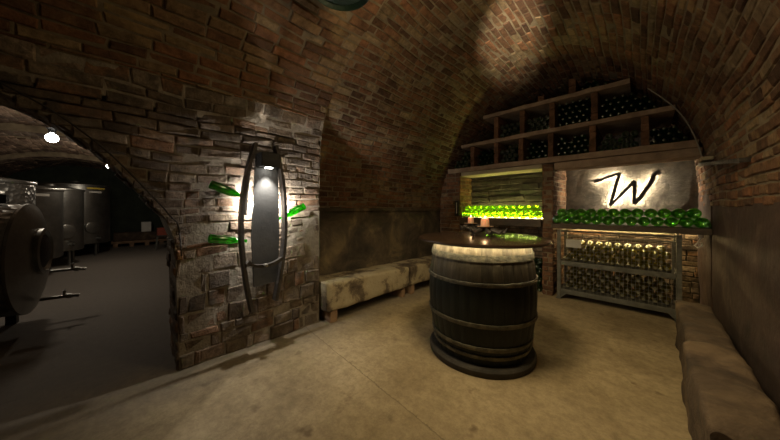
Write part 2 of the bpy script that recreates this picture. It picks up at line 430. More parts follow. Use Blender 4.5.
# a rough course of flat bricks under each ledge and over the green bottles
def under(mb, xa, xb, z0, z1): lay(mb, planeF((0,YB-.012,0),(0,0,1),(1,0,0),(0,-1,0)), (z0, z1), xa, xb, .075, .25, rg, back=False, jit=.006, mis=(1,0))
under(mb, -1.05, .56, .02, 1.12)
struct(mb.build('wall_back', [M['back_plaster'], M['stone']]))
mb = MB(); mb.box((-2.72,YN,0),(-1.2,YN+.1,2.14), 0)
lay(mb, planeF((0,YN-.002,0),(0,0,1),(1,0,0),(0,-1,0)), (1.2,2.14), -2.72, -1.2, .09, .55, rg, back=False, jit=.012, mis=(0,0), joint=.012, prot=(0,.018), chv=.5, blv=.6)
lay(mb, planeF((0,YN-.002,0),(0,0,1),(1,0,0),(0,-1,0)), (.0,1.2), -2.72, -1.2, .075, .25, rg, back=False, jit=.006, mis=(1,0))
struct(mb.build('wall_niche', [M['back_plaster'], M['stone']]))
# left pier of the niche
def brick_pier(name, x0, x1, y0, y1, z0, z1, mat):
    mb = MB(); mb.box((x0+.012,y0+.012,z0),(x1-.012,y1,z1), 1)
    lay(mb, planeF((0,y0+.012,0),(0,0,1),(1,0,0),(0,-1,0)), (z0,z1), x0, x1, .078, .26, rg, back=False, prot=(.002,.014), jit=.003)
    lay(mb, planeF((x1-.012,0,0),(0,0,1),(0,1,0),(1,0,0)), (z0,z1), y0, y1, .078, .26, rg, back=False, prot=(.002,.014), jit=.003)
    lay(mb, planeF((x0+.012,0,0),(0,0,1),(0,1,0),(-1,0,0)), (z0,z1), y0, y1, .078, .26, rg, back=False, prot=(.002,.014), jit=.003)
    return struct(mb.build(name, [mat, M['mortar']]))
brick_pier('wall_pier', -3.2, -2.70, YF, YB, 0, 2.15, M['brick'])
brick_pier('wall_pillar', -1.21, -1.05, YF, YB, 0, 2.13, M['redbrick'])
mb = MB()
roughplane(mb, planeF((.55,0,0),(0,0,1),(0,1,0),(-1,0,0)), (0,2.1), (YF,YB), amp=.02)
roughplane(mb, planeF((0,YF,0),(0,0,1),(1,0,0),(0,-1,0)), (0,2.1), (.55,.60), amp=.01)
struct(mb.build('wall_jamb', M['red_plaster']))

shelf = empty('stone_shelving', (-1.3,YF,2.15), 'rough timber and brick shelving of open bays filling the arch above the niches', 'shelving')
def rel(mb, name, mat, parent, **k):
    o = mb.build(name, mat, parent, **k); o.matrix_parent_inverse = parent.matrix_basis.inverted(); return o
def arch_x(z, at=farat, L=FL):
    xs = [at(L*i/800)[0] for i in range(801)]
    r = min((abs(p.y-z), p.x) for p in xs if p.x > -1.2)[1]; l = min((abs(p.y-z), p.x) for p in xs if p.x < -1.2)[1]
    return l, r
boards = [(2.15,2.235,-3.08,.50),(2.635,2.70,-2.76,.30),(3.115,3.18,-2.26,-.10)]
for i, (z0, z1, xa, xb) in enumerate(boards):
    mb = MB(); n = 14
    l1, r1 = arch_x(z1); l0, r0 = arch_x(z0)
    xa2 = max(xa, l1+.015); xb2 = min(xb, r1-.02)
    segs = [xa2+(xb2-xa2)*k/n for k in range(n+1)]
    vs = []
    for x in segs:
        for (y, z) in ((YF,z0),(YF,z1),(YB-.03,z1),(YB-.03,z0)):
            vs.append((x, y+rnd.uniform(-.008,.008), z+rnd.uniform(-.006,.006)))
    fs = [(k*4+a, (k+1)*4+a, (k+1)*4+(a+1)%4, k*4+(a+1)%4) for k in range(n) for a in range(4)]
    fs += [(0,1,2,3), (n*4+3,n*4+2,n*4+1,n*4)]
    mb.add(vs, fs); rel(mb, 'board', M['beam'], shelf)
def upright(x, z0, z1, w=.075):
    mb = MB(); k = max(2, round((z1-z0)/.11)); h = (z1-z0)/k
    for j in range(k):
        mb.box((x-w/2,YF+.015,z0+h*j+.003),(x+w/2,YB-.04,z0+h*(j+1)-.003), 0, .004)
    rel(mb, 'upright', M['redbrick'], shelf)
LOWX = [-2.44,-1.97,-1.54,-1.09,-.55,0.0]; UPX = [-1.97,-1.52,-1.07,-.53]
for x in LOWX: upright(x, 2.238, 2.63)
for x in UPX: upright(x, 2.703, 3.11)
upright(-1.23, 3.183, 3.27, .09); upright(-.8, 3.183, 3.40, .09)

# lintels that carry the shelving over each niche
mb = MB(); mb.box((-1.045,YF+.02,2.03),(.49,YF+.38,2.146), 0, .006)
tag(bevel(mb.build('lintel_beam', M['beam']), .012), 'broad rough lintel beam spanning the niche above the W sign', 'beam')
mb = MB(); mb.box((-2.695,YF+.02,2.07),(-1.215,YN-.03,2.146), 0, .005)
tag(bevel(mb.build('lintel_beam', M['pale']), .012), 'pale flat lintel slab over the glowing green bottle niche', 'beam')

# ledges
mb = MB(); mb.box((-1.045,4.65,1.10),(.545,YB-.1,1.172), 0, .004)
ledge1 = tag(bevel(mb.build('ledge_board', M['dark_timber']), .008), 'dark timber ledge board under the W sign carrying green bottles', 'ledge')
mb = MB(); mb.box((-2.69,4.76,1.10),(-1.215,YN-.03,1.23), 0, .004)
ledge2 = tag(bevel(mb.build('ledge_board', M['dark_timber']), .008), 'thick dark ledge beam in the niche behind the barrel table', 'ledge')

# ------------------------------------------------------------------ bottles (lie along y, base towards the room, base at y=0)
def bottle_mesh(name, r, n, mat, foil=None):
    prof = [(0,.022),(r*.55,.016),(r*.82,.002),(r*.95,.003),(r,.012),(r,.17),(r*.93,.195),(r*.66,.225),(r*.42,.25),(r*.33,.275),(r*.33,.302),(r*.40,.304),(r*.40,.316),(0.001,.318)]
    mb = MB(); Mx = Matrix.Rotation(-PI/2, 4, 'X')
    mb.lathe([(max(a,.0005), b) for a, b in prof], n, 0, Mx)
    if foil:
        mb.lathe([(r*.42,.262),(r*.36,.30),(r*.36,.303),(r*.36,.318),(.0006,.3195)], n, 1, Mx)
    me_o = mb.build(name, [mat] + ([foil] if foil else []), smooth=True)
    return me_o
def place(src, x, y, z, flip, label, cat, group, used, spin=None):
    o = src if not used.get(src.name) else src.copy()
    if o is src: used[src.name] = True
    else: COL.objects.link(o)
    o.location = (x, y, z)
    o.rotation_euler = (0, rnd.uniform(0, 6), PI if flip else 0)
    if spin: o.rotation_euler[2] += spin
    return tag(o, label, cat, group)
used = {}
ORD = ['first','second','third','fourth','fifth','sixth','seventh','eighth','ninth','tenth','eleventh','twelfth','thirteenth','fourteenth','fifteenth','sixteenth','seventeenth']
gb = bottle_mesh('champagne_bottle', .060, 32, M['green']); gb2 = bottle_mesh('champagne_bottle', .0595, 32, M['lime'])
def ledge_rows(gb, x0, x1, z, y, n_low, side, where, grp):
    """two staggered rows; the pillar is at x = side"""
    pitch = (x1-x0-.1198)/(n_low-1)
    rows = [[x0+.0599+pitch*i for i in range(n_low)], [x0+.0599+pitch*(i+.5) for i in range(n_low-1)]]
    for ri, row in enumerate(rows):
        row = sorted(row, key=lambda v: abs(v-side))
        for i, x in enumerate(row):
            dz = .061 + ri*.108
            place(gb, x, y+rnd.uniform(-.012,.012), z+dz+.002, False,
                  f'green bottle on the {where}, {("lower","upper")[ri]} row, {ORD[i]} from the brick pillar', 'bottle', grp, used)
ledge_rows(gb, -1.04, .535, 1.176, 4.71, 13, -1.1, 'ledge below the W', 'green bottles lying on the ledge below the W sign')
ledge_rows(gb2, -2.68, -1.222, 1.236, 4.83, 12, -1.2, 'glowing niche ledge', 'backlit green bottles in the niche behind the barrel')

# upper shelving bays
wb = bottle_mesh('wine_bottle', .043, 14, M['dark_glass'])
def bay(x0, x1, z0, zmax, rows, where, flip, limit=None, miss=0.0):
    n = 0; pitch = .0885
    for r_ in range(rows):
        z = z0+.046+r_*.0775
        if z+.045 > zmax: break
        x = x0+.046+(.0443 if r_ % 2 else 0)
        while x+.045 <= x1:
            ok = True
            if limit:
                l, rr = arch_x(z+.05); ok = l+.08 < x < rr-.09
            if ok and not (r_ == rows-1 and rnd.random() < .35) and rnd.random() >= miss:
                place(wb, x, (YF+.06+rnd.uniform(0,.03)+(.318 if flip else 0)), z, flip,
                      f'dark wine bottle in the {where}', 'bottle', f'bottles in the {where}', used); n += 1
            x += pitch
    return n
cnt = 0
w_ = .045
lowb = [(-2.98,-2.44-w_,4,'narrow lowest-row bay against the curved brick vault'),(-2.44+w_,-1.97-w_,4,'lowest-row bay second from the vault side'),
        (-1.97+w_,-1.54-w_,4,'lowest-row bay above the middle of the glowing niche'),(-1.54+w_,-1.09-w_,4,'lowest-row bay next to the brick pillar'),
        (-1.09+w_,-.55-w_,4,'lowest-row bay above the pillar edge of the W niche'),(-.55+w_,0-w_,3,'half-filled lowest-row bay directly above the W'),(w_,.47,3,'wide lowest-row bay beside the cable')]
for k, (a, b, r_, nm) in enumerate(lowb):
    cnt += bay(a, b, 2.243, 2.63, r_, nm, k in (1,3,4,6), limit=k in (0,6))
upb = [(-1.97+w_,-1.52-w_,3,'middle-row bay nearest the barrel side'),(-1.52+w_,-1.07-w_,3,'middle-row bay with a loose pile'),
       (-1.07+w_,-.53-w_,5,'brightest middle-row bay with pale bottle ends'),(-.53+w_,.25,4,'middle-row bay under the cable arch')]
for k, (a, b, r_, nm) in enumerate(upb):
    cnt += bay(a, b, 2.708, 3.11, r_, nm, k in (2,3), limit=k in (3,))
cnt += bay(-.72, -.2, 3.188, 3.45, 2, 'open top board under the crown of the vault', True, limit=True)

# stack under the left ledge, seen beside the barrel
sb = bottle_mesh('stored_bottle', .043, 14, M['dark_glass'])
for r_ in range(7):
    for i in range(5):
        x = -1.27-.0885*i-(.0443 if r_ % 2 else 0)
        place(sb, x, YF+.1, .048+.0775*r_, False, 'dark bottle stacked low in the niche between barrel and brick pillar', 'bottle', 'bottles stacked under the glowing niche ledge', used)

# ------------------------------------------------------------------ wire rack
RX0, RX1, RY0, RY1 = -.99, .325, 4.77, 5.32
rack = empty('wire_bottle_rack', (-.36,RY0,0), 'grey metal wire rack full of bottles standing under the W ledge', 'rack')
def post(x, y):
    mb = MB(); s = .024
    mb.box((x-s,y-s,.0),(x+s,y+s,1.075)); mb.box((x-.04,y-.035,0),(x+.04,y+.035,.012)); bevel(rel(mb, 'post', M['rack_metal'], rack), .004)
for x in (RX0+.024, RX1-.024):
    for y in (RY0+.02, RY1-.02): post(x, y)
def rail(x0, x1, y0, y1, z0, z1, nm='rail'):
    mb = MB(); mb.box((x0,y0,z0),(x1,y1,z1)); bevel(rel(mb, nm, M['rack_metal'], rack), .004)
for z0, z1 in ((.09,.155),(.53,.595),(1.045,1.07)):
    rail(RX0+.05, RX1-.05, RY0-.002, RY0+.03, z0, z1); rail(RX0+.05, RX1-.05, RY1-.035, RY1, z0, z1)
    for x in (RX0+.01, RX1-.035): rail(x, x+.025, RY0+.046, RY1-.05, z0, z1)
for z in (.155,.585):
    mb = MB(); mb.box((RX0+.03,RY0+.035,z-.01),(RX1-.03,RY1-.04,z)); rel(mb, 'tray', M['rack_metal'], rack)
# gusset feet
for x, s in ((RX0+.05, 1), (RX1-.05, -1)):
    mb = MB(); mb.add([(x,RY0,.09),(x+s*.07,RY0,.09),(x,RY0,.02),(x,RY0+.02,.09),(x+s*.07,RY0+.02,.09),(x,RY0+.02,.02)], [(0,1,2),(5,4,3),(0,3,4,1),(1,4,5,2),(2,5,3,0)]); rel(mb, 'gusset', M['rack_metal'], rack)
for (z0, z1) in ((.155,.53),(.595,.99)):
    mb = MB(); nx = 30
    for i in range(nx+1):
        x = RX0+.05+(RX1-RX0-.1)*i/nx; mb.tube([(x,RY0+.006,z0),(x,RY0+.006,z1)], .0016, 5)
    nz = 8 if z0 < .3 else 9
    for j in range(nz+1):
        z = z0+(z1-z0)*j/nz; mb.tube([(RX0+.05,RY0+.003,z),(RX1-.05,RY0+.003,z)], .0016, 5)
    rel(mb, 'wire_mesh', M['wire'], rack)
mb = MB(); mb.tube([(RX0+.05,RY0,.99),(RX1-.05,RY0,.99)], .009, 8); rel(mb, 'top_bar', M['rack_metal'], rack)
mb = MB(); mb.box((RX1-.085,RY0-.012,.595),(RX1-.065,RY0-.002,.99)); rel(mb, 'gate_bar', M['rack_metal'], rack)
mb = MB(); mb.box((RX0+.12,RY0-.016,.815),(RX0+.31,RY0-.010,.935)); pl = bevel(rel(mb, 'label_plate', M['plate'], rack), .002)
mb = MB(); mb.box((RX0+.16,RY0-.019,.845),(RX0+.275,RY0-.0163,.91)); o = mb.build('paper_slip', M['white']); o.parent = pl; o.matrix_parent_inverse = rack.matrix_basis.inverted()

rb = bottle_mesh('sparkling_wine_bottle', .0465, 18, M['olive_glass'], M['foil'])
def rack_level(z0, rows, where):
    k = 0
    for r_ in range(rows):
        n = 11 if r_ % 2 == 0 else 10; p = (RX1-RX0-.16-.093)/10
        for i in range(n):
            x = RX0+.08+.0465+p*(i+(.5 if r_ % 2 else 0))
            dzr = math.sqrt(.0942**2-(p/2)**2)
            top = r_ == rows-1
            lab = f'sparkling wine bottle in the {where} of the wire rack, ' + ('topmost layer' if top else f'{ORD[r_]} layer up')
            place(rb, x, RY0+.035+rnd.uniform(0,.015)+.32, z0+.048+dzr*r_, True, lab, 'bottle', f'bottles in the {where} of the wire rack, {ORD[r_]} layer', used)
rack_level(.156, 4, 'lower tier'); rack_level(.586, 4, 'upper tier')

# ------------------------------------------------------------------ W sign
def onY(px, py, Y):
    a = math.atan(255/260); dx, dy = -math.sin(a), math.cos(a); rx, ry = math.cos(a), math.sin(a)
    u = (px-390)/260; v = (209-py)/260; X = dx+rx*u; D = dy+ry*u; t = Y/D
    return (X*t, 1.4+v*t)
WY = 5.742
wpts = [((594.2,181.8),.050),((599.5,179.6),.048),((600.5,181.0),.022),((604,178.2),.028),((611,176),.032),((619.8,173.2),.036),((617,182),.034),((610.3,205.6),.036),((615,201),.026),((634.8,180.8),.040),((634.2,204),.036),((640,198),.044),((650,184),.042),((653.5,178.5),.046),((652,176),.03),((655,174),.05),((660,171.8),.055)]
sign = empty('letter_sign', (onY(611,206,WY)[0],YB,1.45), 'dark script letter W sign with a white halo of light behind it', 'sign')
P2 = [Vector(onY(*p, WY)) for p, w in wpts]
mb = MB(); L_, R2 = [], []
def quadstrip(p, q, w0, w1, y0, y1):
    d = (q-p).normalized(); n = Vector((-d.y, d.x)); p = p-d*.006; q = q+d*.006
    a = [p+n*w0/2, q+n*w1/2, q-n*w1/2, p-n*w0/2]
    mb.add([(v.x,y0,v.y) for v in a]+[(v.x,y1,v.y) for v in a], [(0,1,2,3),(7,6,5,4),(0,4,5,1),(1,5,6,2),(2,6,7,3),(3,7,4,0)])
for i in range(len(P2)-1):
    quadstrip(P2[i], P2[i+1], wpts[i][1]*1.35, wpts[i+1][1]*1.35, WY-.03+i*.0004, WY+i*.0004)
rel(mb, 'letter', M['black'], sign)
mb = MB(); mb.tube([(p.x, WY+.02, p.y) for i, p in enumerate(P2) if i not in (1,2,12,13,14,16)], .006, 6)
rel(mb, 'led_strip', emis('halo_led', (1,.84,.58), 390), sign)
for p in (P2[5], P2[9], P2[15]):
    mb = MB(); mb.tube([(p.x,WY-.005,p.y),(p.x,YB+.01,p.y)], .004, 6); rel(mb, 'spacer', M['black'], sign)

# LED strips of the ledges
mb = MB(); mb.box((-1.0,YB-.14,1.085),(.46,YB-.125,1.099)); mb.build('led_strip', emis('warm_led', (1,.72,.34), 45)).parent = ledge1
mb = MB(); mb.box((-.88,5.20,1.080),(.24,5.22,1.099)); mb.build('led_strip', emis('warm_led_front', (1,.72,.28), 50)).parent = ledge1
mb = MB(); mb.box((-2.60,5.185,1.234),(-1.30,5.205,1.275)); mb.build('led_strip', emis('green_niche_led', (1,.88,.30), 62)).parent = ledge2

# ------------------------------------------------------------------ barrel table
BX, BY = -1.186, 2.505
bt = empty('barrel', (BX,BY,0), 'large dark oak barrel standing upright on a round stone base as a table', 'barrel')
TB = Matrix.Translation((BX,BY,0))
def brad(z):
    t = (z-.07)/1.015; return .43+.022*t+.062*math.sin(PI*min(max(t,0),1))
# staves
def body_mat():
    m, nt = new_mat('barrel_staves'); g = N(nt, 'ShaderNodeNewGeometry')
    tc = N(nt, 'ShaderNodeTexCoord'); sx = N(nt, 'ShaderNodeSeparateXYZ'); nt.links.new(tc.outputs['Object'], sx.inputs[0])
    mp = N(nt, 'ShaderNodeMapping'); mp.inputs['Scale'].default_value = (9,9,1.2); nt.links.new(tc.outputs['Object'], mp.inputs[0])
    gr = noise_n(nt, 3, 8, .7, vec=mp.outputs[0])
    w = ramp(nt, gr, ((.3,(.11,.09,.06)),(.55,(.22,.185,.125)),(.75,(.34,.29,.2))))
    isl = ramp(nt, g.outputs['Random Per Island'], ((0,(.7,.7,.7)),(1,(1.15,1.12,1.05))))
    w = mixc(nt, 1, w, isl, 'MULTIPLY')
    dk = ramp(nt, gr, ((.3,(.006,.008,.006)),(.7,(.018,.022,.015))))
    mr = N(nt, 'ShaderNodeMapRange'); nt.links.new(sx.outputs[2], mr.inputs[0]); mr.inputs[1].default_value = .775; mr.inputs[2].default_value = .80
    m3 = N(nt, 'ShaderNodeMapRange'); nt.links.new(sx.outputs[2], m3.inputs[0]); m3.inputs[1].default_value = .94; m3.inputs[2].default_value = .965  # paler rim band: light from under the table top put into the colour
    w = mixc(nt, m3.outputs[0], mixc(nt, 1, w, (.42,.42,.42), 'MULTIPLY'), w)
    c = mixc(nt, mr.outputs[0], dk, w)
    principled(nt, c, .55, 0, gr, .35, .01, .35); return m
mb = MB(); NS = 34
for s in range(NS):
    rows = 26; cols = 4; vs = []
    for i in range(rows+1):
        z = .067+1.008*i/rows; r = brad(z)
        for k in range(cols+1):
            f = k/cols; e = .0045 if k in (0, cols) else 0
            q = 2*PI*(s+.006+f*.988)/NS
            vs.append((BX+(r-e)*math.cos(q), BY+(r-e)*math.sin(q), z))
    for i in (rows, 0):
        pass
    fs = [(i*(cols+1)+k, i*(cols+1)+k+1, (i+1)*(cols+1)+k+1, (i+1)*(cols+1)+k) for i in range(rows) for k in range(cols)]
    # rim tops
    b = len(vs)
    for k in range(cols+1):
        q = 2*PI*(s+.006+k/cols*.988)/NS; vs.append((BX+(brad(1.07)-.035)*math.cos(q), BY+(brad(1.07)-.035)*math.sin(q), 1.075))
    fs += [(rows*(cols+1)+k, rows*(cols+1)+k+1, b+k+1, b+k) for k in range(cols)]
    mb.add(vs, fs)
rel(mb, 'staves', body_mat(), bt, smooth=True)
mb = MB(); mb.lathe([(.001,1.03),(brad(1.03)-.01,1.03),(brad(1.03)-.01,1.0),(.001,1.0)], 48, 0, TB); rel(mb, 'head', M['stave'], bt)
hoopm = mottled('crusted_hoop', ((.3,(.05,.045,.03)),(.5,(.11,.10,.065)),(.75,(.26,.22,.13))), 14, rough=.65, bstr=.8, bscale=40)
def hoop(z0, z1, t, lump):
    mb = MB(); n = 96; vs = []
    for k in range(n):
        q = 2*PI*k/n; d = Vector((math.cos(q), math.sin(q)))
        for j, (zz, e) in enumerate(((z0,.001),(z0,t),(z0+(z1-z0)*.33,t*1.15),(z0+(z1-z0)*.66,t*1.15),(z1,t),(z1,.001))):
            ll = lump*noise.noise(Vector((math.cos(q)*9, math.sin(q)*9, zz*30)))
            r = brad(zz)+e+(ll if j in (1,2,3,4) else 0); vs.append((BX+d.x*r, BY+d.y*r, zz+ll*.8))
    fs = [(k*6+j, ((k+1)%n)*6+j, ((k+1)%n)*6+j+1, k*6+j+1) for k in range(n) for j in range(5)]
    mb.add(vs, fs); rel(mb, 'hoop', hoopm, bt, smooth=True)
hoop(.955, 1.01, .007, .003); hoop(.755, .785, .012, .006); hoop(.41, .445, .010, .005); hoop(.205, .24, .012, .006); hoop(.13, .16, .012, .006)
mb = MB(); mb.lathe([(.001,0),(.49,0),(.497,.01),(.497,.05),(.485,.064),(.001,.065)], 72, 0, TB)
o = mb.build('round_plinth', mottled('plinth_stone', ((.3,(.025,.022,.016)),(.7,(.07,.06,.045))), 5), smooth=True)
tag(o, 'low dark round plinth on the floor beneath the barrel', 'plinth')
# table top
mb = MB(); mb.lathe([(.001,1.088),(.595,1.088),(.612,1.094),(.617,1.105),(.612,1.116),(.595,1.12),(.001,1.12)], 96, 0, TB)
tm, nt = new_mat('polished_table_wood')
tc = N(nt, 'ShaderNodeTexCoord'); mp = N(nt, 'ShaderNodeMapping'); mp.inputs['Scale'].default_value = (1,14,1); nt.links.new(tc.outputs['Object'], mp.inputs[0])
gr = noise_n(nt, 2.5, 8, .65, vec=mp.outputs[0], dist=.4)
principled(nt, ramp(nt, gr, ((.3,(.014,.008,.005)),(.7,(.045,.025,.014)))), .25, 0, gr, .05, .003, 1.0)
top = mb.build('round_table_top', tm, smooth=True); tag(top, 'round polished brown wooden table top resting on the barrel', 'table top')
mb = MB(); mb.lathe([(.51+.004*math.cos(a), 1.0835+.004*math.sin(a)) for a in [2*PI*k/6 for k in range(6)]], 64, 0, TB, closed=True)
o = mb.build('led_ring', emis('ring_led', (1,.82,.5), 62)); o.parent = top

# centrepiece: gnarled dark root candle holder
CX, CY, CZ = -1.12, 2.30, 1.122
def onZ(px, py, z):
    a = math.atan(255/260); dx, dy = -math.sin(a), math.cos(a); rx, ry = math.cos(a), math.sin(a)
    u = (px-390)/260; v = (209-py)/260; t = (z-1.4)/v; return ((dx+rx*u)*t, (dy+ry*u)*t)
c1 = onZ(470.8, 223, 1.215); c2 = onZ(485, 226.3, 1.215)
hx, hy = onZ(480, 235, 1.122)
holder = empty('candle_holder', (hx,hy,CZ), 'gnarled dark wrought candle holder with thin discs on the barrel table', 'candle holder')
rr = random.Random(11)
mb = MB()
rdir = Vector((math.cos(math.atan(255/260)), math.sin(math.atan(255/260)), 0)); ddir = Vector((-rdir.y, rdir.x, 0))
CZ = 1.121; mid = (Vector((c1[0],c1[1],0))+Vector((c2[0],c2[1],0)))/2
for (cx_, cy_) in (c1, c2):
    for k in range(7):
        a = 2*PI*k/7+rr.random(); r0 = .13+rr.random()*.07
        if cx_ == c2[0] and k == 0: pass
        p0 = Vector((cx_, cy_, 1.205)); p3 = Vector((cx_+math.cos(a)*r0, cy_+math.sin(a)*r0, 1.149))
        pm = p0.lerp(p3, .45)+Vector((0,0,-.015+rr.uniform(-.004,.012))); pt = p3+Vector((math.cos(a)*.03, math.sin(a)*.03, .03+rr.random()*.03))
        mb.tube([p0, pm, p3, pt], [.018,.027,.021,.005], 8)
p = mid
mb.tube([p-rdir*.15+Vector((0,0,1.19)), p-rdir*.08+Vector((0,0,1.155)), p+Vector((0,0,1.152)), p+rdir*.12+Vector((0,0,1.17)), p+rdir*.2+Vector((0,0,1.20))], [.008,.02,.026,.018,.006], 8)
rel(mb, 'root_body', M['iron'], holder, smooth=True)
for (cx_, cy_), rad in ((c1, .085), (c2, .08)):
    mb = MB(); mb.lathe([(.001,1.206),(rad,1.208),(rad+.006,1.214),(rad,1.213),(.001,1.212)], 28, 0, Matrix.Translation((cx_,cy_,0))); rel(mb, 'disc', M['foot'], holder, smooth=True)
for (cx_, cy_), rad, hh, lab in ((c1, .037, .080, 'smaller lit peach candle on the holder disc further from the pillar'), (c2, .044, .088, 'larger lit peach candle on the holder disc nearer the pillar')):
    e = empty('candle', (cx_,cy_,1.2125), lab, 'candle', 'lit candles on the barrel table')
    mb = MB(); mb.lathe([(.0005,1.214),(rad,1.214),(rad*1.02,1.22),(rad,1.214+hh*.75),(rad*.85,1.214+hh*.93),(rad*.5,1.214+hh),(.0005,1.214+hh-.004)], 24, 0, Matrix.Translation((cx_,cy_,0)))
    rel(mb, 'wax_body', M['wax'], e, smooth=True)
    mb = MB(); mb.tube([(cx_,cy_,1.214+hh-.004),(cx_+.001,cy_,1.214+hh+.008)], .0012, 5); rel(mb, 'wick', M['black'], e)
    mb = MB(); z = 1.214+hh+.004; mb.lathe([(.0005,z),(.004,z+.005),(.0045,z+.009),(.002,z+.016),(.0005,z+.022)], 12, 0, Matrix.Translation((cx_,cy_,0))); rel(mb, 'flame', emis('flame', (1,.72,.35), 22), e, smooth=True)
    l = bpy.data.lights.new('candle_light', 'POINT'); l.energy = .5; l.color = (1,.6,.28); l.shadow_soft_size = .008
    lo = bpy.data.objects.new('candle_light', l); COL.objects.link(lo); lo.location = (cx_,cy_,1.214+hh+.035)

# ------------------------------------------------------------------ stone benches
def stone(name, lo, hi, mat, label, taper=0, seed=0, topr=.03, d=.05, amp=.012):
    x0, y0, z0 = lo; x1, y1, z1 = hi; mb = MB(); rad = .035
    L = y1-y0; n = int(L/d)
    # ring cross-section in x,z with rounded corners
    cs = []
    for (cx_, cz_, a0) in ((x1-rad,z0+rad,-PI/2),(x1-rad,z1-rad,0),(x0+rad,z1-rad,PI/2),(x0+rad,z0+rad,PI)):
        for k in range(4): a = a0+PI/2*k/3; cs.append((cx_+rad*math.cos(a), cz_+rad*math.sin(a)))
    full = []
    for i, a in enumerate(cs):
        b = cs[(i+1) % len(cs)]; dd = math.hypot(b[0]-a[0], b[1]-a[1]); m_ = max(1, int(dd/d))
        for k in range(m_): full.append((a[0]+(b[0]-a[0])*k/m_, a[1]+(b[1]-a[1])*k/m_))
    m_ = len(full); vs = []; mx, mz = (x0+x1)/2, (z0+z1)/2
    ys = [y0]+[y0+.02]+[y0+L*i/n for i in range(1, n)]+[y1-.02, y1]
    for j, y in enumerate(ys):
        sc = .93 if j in (0, len(ys)-1) else 1
        for (x, z) in full:
            q = Vector((x*5, y*5, z*5+seed)); w = noise.noise(q)*amp+noise.noise(q*4)*amp*.35
            vx = mx+(x-mx)*sc; vz = mz+(z-mz)*sc
            nx, nz = (x-mx), (z-mz); l = math.hypot(nx, nz); vz += w*nz/l; vx += w*nx/l
            if z > mz: vz -= taper*(y-y0)/L
            vs.append((vx, y+noise.noise(q*1.3)*amp*.6, vz))
    fs = [(j*m_+i, j*m_+(i+1)%m_, (j+1)*m_+(i+1)%m_, (j+1)*m_+i) for j in range(len(ys)-1) for i in range(m_)]
    for j, rev in ((0, True), (len(ys)-1, False)):
        b = len(vs); vs.append((mx, ys[j], mz))
        fs += [((b, j*m_+i, j*m_+(i+1)%m_) if not rev else (b, j*m_+(i+1)%m_, j*m_+i)) for i in range(m_)]
    mb.add(vs, fs); return mb
def bench(name, lo, hi, mat, label, feet, group, **k):
    e = empty(name, ((lo[0]+hi[0])/2,(lo[1]+hi[1])/2,0), label, 'bench', group)
    rel(stone(name, lo, hi, mat, label, **k), 'seat_block', mat, e, smooth=True)
    for (fx0, fy0, fx1, fy1, z1) in feet:
        mb = MB(); mb.box((fx0,fy0,0),(fx1,fy1,z1), 0, .004); bevel(rel(mb, 'foot', M['foot'], e), .006)
    return e
bench('stone_bench', (-3.17,1.70,.145), (-2.71,3.22,.50), M['bench'], 'long pale stone block bench with dark stain against the wall, nearer the pier', [(-3.1,1.76,-2.74,1.86,.16),(-3.1,3.06,-2.74,3.14,.155)], 'stone block benches along the plastered wall', taper=.04, seed=1)
bench('stone_bench', (-3.17,3.26,.15), (-2.71,4.72,.47), M['bench'], 'stone block bench continuing behind the barrel, its end hidden by it', [(-3.1,3.29,-2.74,3.38,.165),(-3.1,4.55,-2.74,4.64,.16)], 'stone block benches along the plastered wall', taper=.03, seed=4)
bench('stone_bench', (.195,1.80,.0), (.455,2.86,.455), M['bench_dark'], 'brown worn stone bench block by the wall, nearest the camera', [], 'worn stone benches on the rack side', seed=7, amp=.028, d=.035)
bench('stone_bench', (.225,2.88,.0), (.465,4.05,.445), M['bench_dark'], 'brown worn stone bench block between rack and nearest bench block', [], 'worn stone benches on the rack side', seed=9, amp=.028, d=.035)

# ------------------------------------------------------------------ stave wall lamp
def onX(px, py, X):
    a = math.atan(255/260); dx, dy = -math.sin(a), math.cos(a); rx, ry = math.cos(a), math.sin(a)
    u = (px-390)/260; v = (209-py)/260; t = X/(dx+rx*u); return (X, (dy+ry*u)*t, 1.4+v*t)
lamp = empty('stave_wall_lamp', (-2.83,1.0,1.2), 'tall wall lamp of bent dark barrel staves around a grey panel with bottles', 'wall lamp')
def ribbon(pts, w, t, axis=Vector((1,0,0))):
    """flat bar along pts, width along x (away from the wall), thickness sideways"""
    mb = MB(); pts = [Vector(p) for p in pts]; vs = []
    for i, p in enumerate(pts):
        tg = (pts[min(i+1,len(pts)-1)]-pts[max(i-1,0)]).normalized(); s = tg.cross(axis).normalized()
        for (a, b) in ((-1,-1),(1,-1),(1,1),(-1,1)): vs.append(p+axis*(w/2*a)+s*(t/2*b))
    fs = [(i*4+k, i*4+(k+1)%4, (i+1)*4+(k+1)%4, (i+1)*4+k) for i in range(len(pts)-1) for k in range(4)]
    fs += [(3,2,1,0), tuple(len(pts)*4-4+k for k in range(4))]
    mb.add(vs, fs); return mb
def bow(px_py, X0, n=14):
    P = [Vector(onX(*p, X0)) for p in px_py]; out = []
    for i in range(len(P)-1):
        a, b, c_, d = P[max(i-1,0)], P[i], P[i+1], P[min(i+2,len(P)-1)]
        for k in range(n//2):
            t = k/(n//2); out.append(.5*((2*b)+(c_-a)*t+(2*a-5*b+4*c_-d)*t*t+(3*b-a-3*c_+d)*t**3))
    out.append(P[-1]); return out
XL = -2.72
for pts, w, t in (([(255.5,143),(246.5,175),(241.5,210),(241.5,245),(245.5,280),(251.5,311)], .09, .028),
                  ([(275,146),(281,175),(284,205),(284,240),(280,272),(275,300)], .09, .028)):
    rel(ribbon(bow(pts, XL), w, t), 'stave', M['stave'], lamp)
rel(ribbon(bow([(253,150),(247.5,180),(245,215)], XL-.05), .06, .02), 'stave', M['stave'], lamp)
